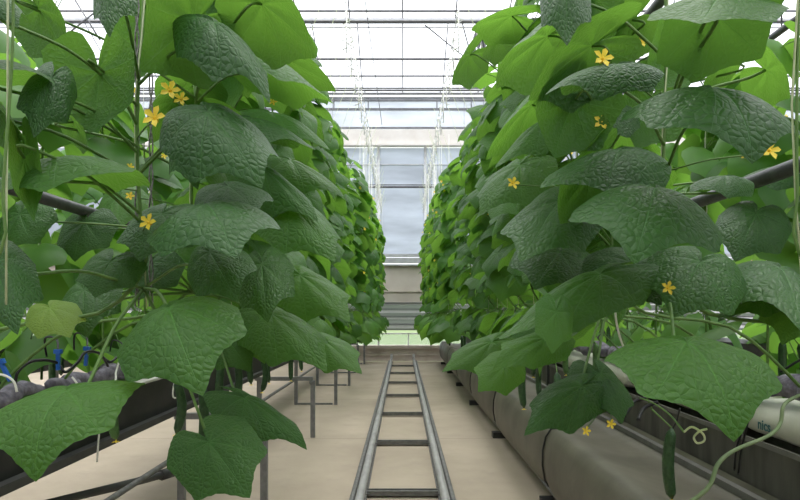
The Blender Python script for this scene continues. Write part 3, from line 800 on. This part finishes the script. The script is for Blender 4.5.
for (sd, k), p in plants.items():
    nl = 26; ymin = 1.75 if p.Y < 1.5 else (1.95 if p.Y < 2.6 else 0)
    for i in range(nl):
        z = .98 + (p.z1 - .98) * (i + R.uniform(-.3, .3)) / nl
        az = aisle_az(sd, .75) if i % 4 else aisle_az(-sd, .8)
        if p.Y < 2.6: az = R.choice([R.uniform(.1, PI - .1), aisle_az(sd, .8)])
        top = max(0, (z - 2.55) / .45); sz = R.uniform(.155, .195) * (1 - .35 * top)
        if z < 1.25: z = max(z, 1.2); L = R.uniform(.10, .18); el = R.uniform(-1.1, -.4)
        else: L = R.uniform(.10, .19); el = R.uniform(.2, .8)
        p.leaf(az, z, sz, R.uniform(.45, 1.15), R.gauss(0, .3), L, el, True, ymin)
    if p.Y > 2.8:
        for q in range(R.choice([1, 2])): p.fruit((p.X + R.uniform(.04, .25) * sd, p.Y + R.uniform(-.1, .1), R.uniform(.86, 1.25)), R.choice([0, 1, 2]))
        for q in range(2):
            z = R.uniform(1.5, 2.9); p.flower((p.X - sd * R.uniform(.03, .12), p.Y - R.uniform(.02, .08), z), .022, (R.uniform(-.5, .5) - sd * .4, -1, .3))
# flowers where the photo shows them
for sd, a, r in ((-1, (154, 117, 1.55), .030), (-1, (181, 99, 1.75), .022), (-1, (9, 180, 1.6), .018), (-1, (148, 222, 1.5), .022), (1, (603, 58, 1.40), .024),
              (1, (602, 122, 1.7), .024), (1, (642, 42, 1.9), .018), (1, (770, 150, 1.5), .026), (1, (513, 183, 2.0), .022), (1, (668, 288, 1.5), .018),
              (1, (586, 431, 1.68), .014), (1, (611, 424, 1.7), .014), (-1, (170, 90, 1.8), .03), (-1, (130, 196, 1.9), .014)):
    B = P(*a); nearest(sd, B).flower(B, r, (R.uniform(-.3, .3), -1, .25))
# cucumbers in view
for sd, a, kd in ((-1, (116, 392, 1.95), 2), (-1, (202, 385, 2.3), 0), (-1, (222, 362, 2.75), 0), (-1, (237, 358, 3.1), 0), (-1, (262, 358, 3.5), 1), (-1, (291, 352, 4.2), 1),
               (1, (672, 428, 2.0), 0), (1, (524, 362, 3.1), 0), (1, (557, 372, 2.6), 1), (-1, (176, 380, 2.2), 1)):
    B = P(*a); nearest(sd, B).fruit(B, kd)
# curling petiole to the low right and pale tendrils
p = plants[1, 0]
g = MB(); g.tube([q - p.o for q in curve([P(662, 520, 1.15), P(706, 490, 1.18), P(718, 464, 1.22), P(735, 450, 1.28), P(768, 436, 1.36), P(780, 424, 1.4), P(784, 405, 1.42), P(798, 396, 1.5), P(812, 392, 1.6)], 5)], .0042, 8); g.build('trailing_stem', 'oldstem', p.t)
g = MB(); g.tube([q - p.o for q in curve([P(684, 432, 1.2), P(692, 427, 1.2), P(703, 434, 1.2), P(704, 441, 1.2), P(697, 443, 1.2), P(694, 437, 1.2), P(700, 431, 1.2), P(707, 429, 1.2)], 5)], .0022, 6); g.build('tendril', 'twinegreen', p.t)
g = MB(); g.tube([q - p.o for q in curve([P(684, 432, 1.2), P(670, 415, 1.3), P(655, 404, 1.35), P(640, 398, 1.4)], 5)], .002, 6); g.build('tendril', 'stem', p.t)
p = plants[-1, 1]
for px, y0 in ((137, 1.78), (151, 1.86)):      # braided dark twine pair beside the pale stem
    g = MB()
    for ph in (0, PI):
        pts = []
        for i in range(90):
            z = 1.2 + 2.4 * i / 89; c = P(px, 0, y0); a = i * .9 + ph
            pts.append(V((c.x + .005 * math.cos(a), y0 + .005 * math.sin(a), z)) - p.o)
        g.tube(pts, .0026, 4, False)
    g.build('braided_twine', 'twinedark', p.t)
for (sd, k), p in plants.items(): p.finish()

# ---- far plants and outer lines: prototypes with one foliage mesh each
def proto(side, X, z1, nleaf, aim, lab, grp, seed, zl=.98):
    Y = 5.0; p = Plant(side, X, Y, z1, lab, grp); fol = MB()
    for i in range(nleaf):
        z = zl + (z1 - zl) * (i + R.uniform(-.4, .4)) / nleaf
        az = aisle_az(side, .75) if (aim and i % 4) else R.uniform(0, 2 * PI)
        top = max(0, (z - 2.45) / .5); sz = R.uniform(.16, .22) * (1 - .35 * top)
        L, el = (R.uniform(.10, .19), R.uniform(.2, .8)) if z > 1.25 else (R.uniform(.15, .38), R.uniform(-1.2, -.3)); z = max(z, 1.18)
        a = p.stem(z); o = V((math.cos(az), math.sin(az), 0)); B = a + (o * math.cos(el) + V((0, 0, math.sin(el)))) * L
        m = rand_leaf_frame(az, R.uniform(.4, 1.1), R.gauss(0, .3)); vs, fs, uv = LEAFL[R.randrange(len(LEAFL))]
        fol.add([m @ (v * sz) + B - p.o for v in vs], fs, uv); p.petiole(a, B, .003)
    fol.build('foliage', 'leaffar', p.t)
    for q in range(2): p.fruit((X + side * R.uniform(.04, .3), Y + R.uniform(-.1, .1), R.uniform(.85, 1.05)), R.choice([0, 1]), False)
    for q in range(3): p.flower((X - side * R.uniform(.1, .22), Y - R.uniform(.02, .1), R.uniform(1.4, 2.9)), .022, (-side, -1, .3))
    p.finish(); return p.t
def place(protos, X0, ys_, jit=.03):
    for i, y in enumerate(ys_):
        r = protos[i] if i < len(protos) else copy_tree(protos[i % len(protos)])
        r.location.x = X0 + R.uniform(-jit, jit); r.location.y = y; r.rotation_euler.z = R.uniform(-.12, .12)
for side in (-1, 1):
    sn = 'left' if side < 0 else 'right'
    pr = [proto(side, side * SX, 2.95, 34, True, 'cucumber plant of the %s row, near the end wall or added unseen behind the camera for shade' % sn, 'far cucumber plants of the %s row' % sn, i) for i in range(5)]
    place(pr, side * 1.37, [y for y in YS if y > 7.4 and y < 13.95] + [.05 - .45 * k for k in range(5)])  # second list: unseen plants behind the camera, added to shade the front leaves
    pr = [proto(side, side * 1.72, 2.45, 24, False, 'cucumber plant of the second line, behind the %s aisle row' % sn, 'second line cucumber plants %s' % sn, i, 1.0) for i in range(4)]
    place(pr, side * 1.72, [1.7 + .62 * k for k in range(20)])
    pr = [proto(side, side * 3.5, 2.75, 30, False, 'cucumber plant of the neighbouring bed glimpsed beyond the %s rows' % sn, 'neighbouring bed cucumber plants %s' % sn, i, .9) for i in range(3)]
    place(pr, side * 3.55, [2.2 + .6 * k for k in range(19)], .25)

# ------------------------------------------------------------------ on the troughs
def lump(seed, L=.2, r=.05):
    b = MB(); pts, rs = [], []
    for i in range(9):
        t = i / 8; pts.append((.012 * math.sin(seed + t * 5), -L/2 + L * t, .01 * math.sin(seed * 2 + t * 4)))
        rs.append(max(.012, r * math.sin(PI * (.1 + .8 * t)) ** .5 * (.9 + .2 * noise.noise(V((seed, t * 4, 0))))))
    b.tube(pts, rs, 12)
    b.v = [tuple(V(v) * (1 + .12 * noise.noise(V(v) * 30 + V((seed, 0, 0))))) for v in b.v]
    return b
LM = []
for side in (-1, 1):
    sn = 'left' if side < 0 else 'right'; zt = .875 if side < 0 else .86
    protos = []
    for i in range(4):
        o = lump(i * 3.7 + side, .21, .045 if side < 0 else .055).build('grey_wool_roll', 'wool'); protos.append(o)
        tag(o, 'lumpy grey wool roll lying along the %s trough among drip hoses' % sn, 'wool roll', 'grey wool rolls on the %s trough' % sn)
    for i in range(46):
        o = protos[i] if i < 4 else protos[i % 4].copy()
        if i >= 4: COL.objects.link(o)
        o.location = (side * (1.45 + .03 * (i % 2)), 1.9 + i * .185 if side < 0 else 1.7 + i * .2, zt + (.03 if side > 0 else 0) + R.uniform(-.008, .01))
        o.rotation_euler = (R.uniform(-.08, .08), R.uniform(0, 3), R.uniform(-.35, .35))
# left slabs under the wool
b = MB(); b.box((-1.81, 1.25, .62), (-1.41, 14.05, .80)); tag(b.build('substrate_slab', 'hose', smooth=False), 'dark substrate slab filling the left trough', 'slab')
# white grow bags on the right trough
def bag(y0, L):
    b = MB(); n_, m_ = 14, 16; vs, fs = [], []
    for i in range(n_ + 1):
        t = i / n_; e = min(1, (min(t, 1 - t) / .08)) ** .5 * .35 + .65
        for k in range(m_):
            a = 2 * PI * k / m_; c, s_ = math.cos(a), math.sin(a)
            sx = math.copysign(abs(c) ** .55, c) * .195; sz = math.copysign(abs(s_) ** .6, s_) * .072 * e
            w = 1 + .05 * noise.noise(V((c * 2, s_ * 2, y0 + t * 6)))
            vs.append((sx * w, -L / 2 + L * t, sz * w))
    for i in range(n_):
        for k in range(m_):
            k2 = (k + 1) % m_; fs.append((i*m_+k, i*m_+k2, (i+1)*m_+k2, (i+1)*m_+k))
    fs.append(tuple(range(m_ - 1, -1, -1))); fs.append(tuple(n_*m_ + k for k in range(m_))); b.add(vs, fs)
    return b
def text_part(txt, parent, y, z, size):
    cu = bpy.data.curves.new('print', 'FONT'); cu.body = txt; cu.size = size; cu.extrude = .0006; cu.offset = .0008
    tmp = bpy.data.objects.new('tmp', cu); COL.objects.link(tmp); bpy.context.view_layer.update()
    me = bpy.data.meshes.new_from_object(tmp); bpy.data.objects.remove(tmp); me.materials.append(M['print'])
    o = bpy.data.objects.new('printed_lettering', me); COL.objects.link(o); o.parent = parent
    o.matrix_local = Matrix.Translation((-.203, y, z)) @ Matrix(((0, 0, -1, 0), (-1, 0, 0, 0), (0, 1, 0, 0), (0, 0, 0, 1)))
    o['label'] = 'teal lettering'; return o
yb = [1.62, 2.28] + [3.36 + 1.04 * k for k in range(10)]
for i, y in enumerate(yb):
    L = .98 if i >= 2 else (.66, .60)[1 - i] if i else .62
    lab = ('white grow bag at the right edge with teal letters beginning ta', 'white grow bag below the broad leaf with teal letters ending ics')[i] if i < 2 else 'white grow bag on the right trough further back among the leaves'
    b = bag(y, L); o = b.build('grow_bag', 'bag', loc=(1.60, y, .755)); tag(o, lab, 'grow bag', 'white grow bags on the right trough')
    if i == 0: text_part('ta', o, .25, -.045, .060)
    if i == 1: text_part('nics', o, .16, -.030, .056)
# drip stakes and hoses
def stake(p, tilt, lab, side):
    t = empty('drip_stake', p, lab, 'drip stake', 'blue drip stakes on the %s trough' % side)
    b = MB(); b.box((-.006, -.006, -.02), (.006, .006, .055)); b.box((-.014, -.008, .045), (.014, .008, .062)); b.build('stake', 'blue', t, smooth=False)
    b = MB(); b.tube(curve([(0, 0, .055), (-.04, .06, .10), (-.12, .12, .10), (-.16, .2, .02)], 6), .0045, 6); b.build('hose', 'hose', t)
    t.rotation_euler = tilt; return t
for i, (px, py, Y) in enumerate(((8, 376, 2.15), (58, 365, 2.45), (86, 361, 2.65))):
    stake(P(px, py, Y), ((0, -.5, 0), (0, 0, 0), (0, .1, 0))[i], 'blue drip stake on the left trough, %s' % ('leaning, nearest the left edge of the photo', 'upright, middle of the three', 'upright, nearest the hanging twine loop')[i], 'left')
stake(V((1.52, 2.05, .90)), (0, .3, 0), 'blue drip stake half hidden behind wool at the right edge', 'right')
st0 = stake(V((-1.5, 3.3, .90)), (0, .2, 0), 'blue drip stake further along the left trough among leaves', 'left')
for k in range(1, 12):
    c = copy_tree(st0); c.location = (-1.5, 3.3 + k * .55, .90)
def hose(pts, lab, r=.006, mat='hose', nm='drip_hose', cat='hose', g=None):
    b = MB(); b.tube(curve(pts, 7), r, 7); return tag(b.build(nm, mat), lab, cat, g)
hose([P(15, 386, 2.3), P(18, 372, 2.3), P(30, 362, 2.35), P(45, 360, 2.4), P(58, 363, 2.45)], 'black drip hose arching beside the leaning blue stake')
hose([P(60, 366, 2.5), P(66, 372, 2.5), P(78, 362, 2.55), P(86, 352, 2.6), P(100, 354, 2.7), P(108, 366, 2.8)], 'black drip hose looping between the two upright blue stakes')
hose([P(98, 352, 2.8), P(110, 362, 2.8), P(120, 356, 2.9), P(128, 372, 3.0)], 'black drip hose beyond the third blue stake')
hose([P(646, 398, 2.0), P(634, 402, 2.0), P(624, 416, 1.95)], 'short black hose curving beneath the broad right leaf')
hose([P(658, 402, 2.0), P(644, 408, 2.0), P(638, 420, 1.95)], 'short black hose next to the trough face')
hose([P(680, 408, 1.95), P(677, 420, 1.95), P(673, 428, 1.98)], 'thin black tie above the long cucumber', .003)
for k, (a, c_) in enumerate((((764, 372), (738, 442)), ((752, 384), (742, 446)))):
    hose([P(a[0], a[1], 1.9), P(*(((a[0] + c_[0]) / 2 + 2, (a[1] + c_[1]) / 2)), 2.0), P(c_[0], c_[1], 2.12), P(c_[0] - 4, c_[1] + 28, 2.2)],
         'black cord crossing the white grow bag, %s one' % ('upper' if k == 0 else 'lower'), .0042, 'hose', 'black_cord', 'cord')
hose([V((-1.39, 2.66, .806)), P(96, 405, 2.62), P(99, 428, 2.6), P(98, 446, 2.6), P(97, 462, 2.6)], 'short white twine hanging in front of the black trough', .004, 'twine', 'loose_twine', 'twine')
hose([P(181, 365, 2.9), P(184, 378, 2.9), P(178, 396, 2.9), P(173, 396, 2.9), P(175, 382, 2.9), P(186, 370, 2.9)], 'white twine loop hanging at the trough rim', .004, 'twine', 'loose_twine', 'twine')
hose([P(119, 362, 2.7), P(116, 372, 2.68), P(111, 385, 2.62), V((-1.40, 2.6, .812))], 'short white twine by the wool rolls', .004, 'twine', 'loose_twine', 'twine')
hose([P(-5, 374, 2.0), P(6, 376, 2.0), P(14, 382, 2.0), P(17, 392, 2.0)], 'white twine loop on the wool at the left edge', .004, 'twine', 'loose_twine', 'twine')
hose([P(72, 377, 2.3), P(77, 384, 2.3), P(76, 392, 2.3)], 'white twine loop over wool beside the middle stake', .004, 'twine', 'loose_twine', 'twine')
hose([P(615, 310, 1.8), P(618, 330, 1.8), P(625, 350, 1.85), P(636, 362, 1.9)], 'pale loose twine left of the broad right leaf', .003, 'twine', 'loose_twine', 'twine')

# ------------------------------------------------------------------ light, camera
w = bpy.data.worlds.new('World'); sc.world = w; w.use_nodes = True
nt = w.node_tree; nt.nodes.clear(); g = NT(nt)
bg = g.n('ShaderNodeBackground'); out = g.n('ShaderNodeOutputWorld'); tc = g.n('ShaderNodeTexCoord'); sp = g.n('ShaderNodeSeparateXYZ')
g.l(tc.outputs['Generated'], sp.inputs[0])
c = g.ramp(g.m('MAXIMUM', sp.outputs[2], 0), [(0, (.38, .40, .44)), (.3, (.72, .74, .78)), (1, (1, 1, 1))])
g.l(c, bg.inputs[0]); bg.inputs[1].default_value = 2.0; g.l(bg.outputs[0], out.inputs[0])
sun = bpy.data.lights.new('sun', 'SUN'); sun.energy = 1.5; sun.angle = .9; sun.color = (1, .97, .92)
so = bpy.data.objects.new('sun', sun); COL.objects.link(so); so.rotation_euler = (math.radians(-18), math.radians(6), 0); so.location = (0, 0, 12)
cam = bpy.data.cameras.new('camera'); co = bpy.data.objects.new('camera', cam); COL.objects.link(co); sc.camera = co
co.location = (0, 0, H); co.rotation_euler = (PI / 2, 0, 0)
cam.sensor_width = 36; cam.lens = F * 36 / 800; cam.shift_x = -2.6 / 800; cam.shift_y = 60 / 800; cam.clip_start = .02; cam.clip_end = 500
sc.view_settings.view_transform = 'Standard'; sc.view_settings.look = 'None'; sc.view_settings.gamma = 1; sc.view_settings.exposure = .68
sc.cycles.max_bounces = 12; sc.cycles.transparent_max_bounces = 24
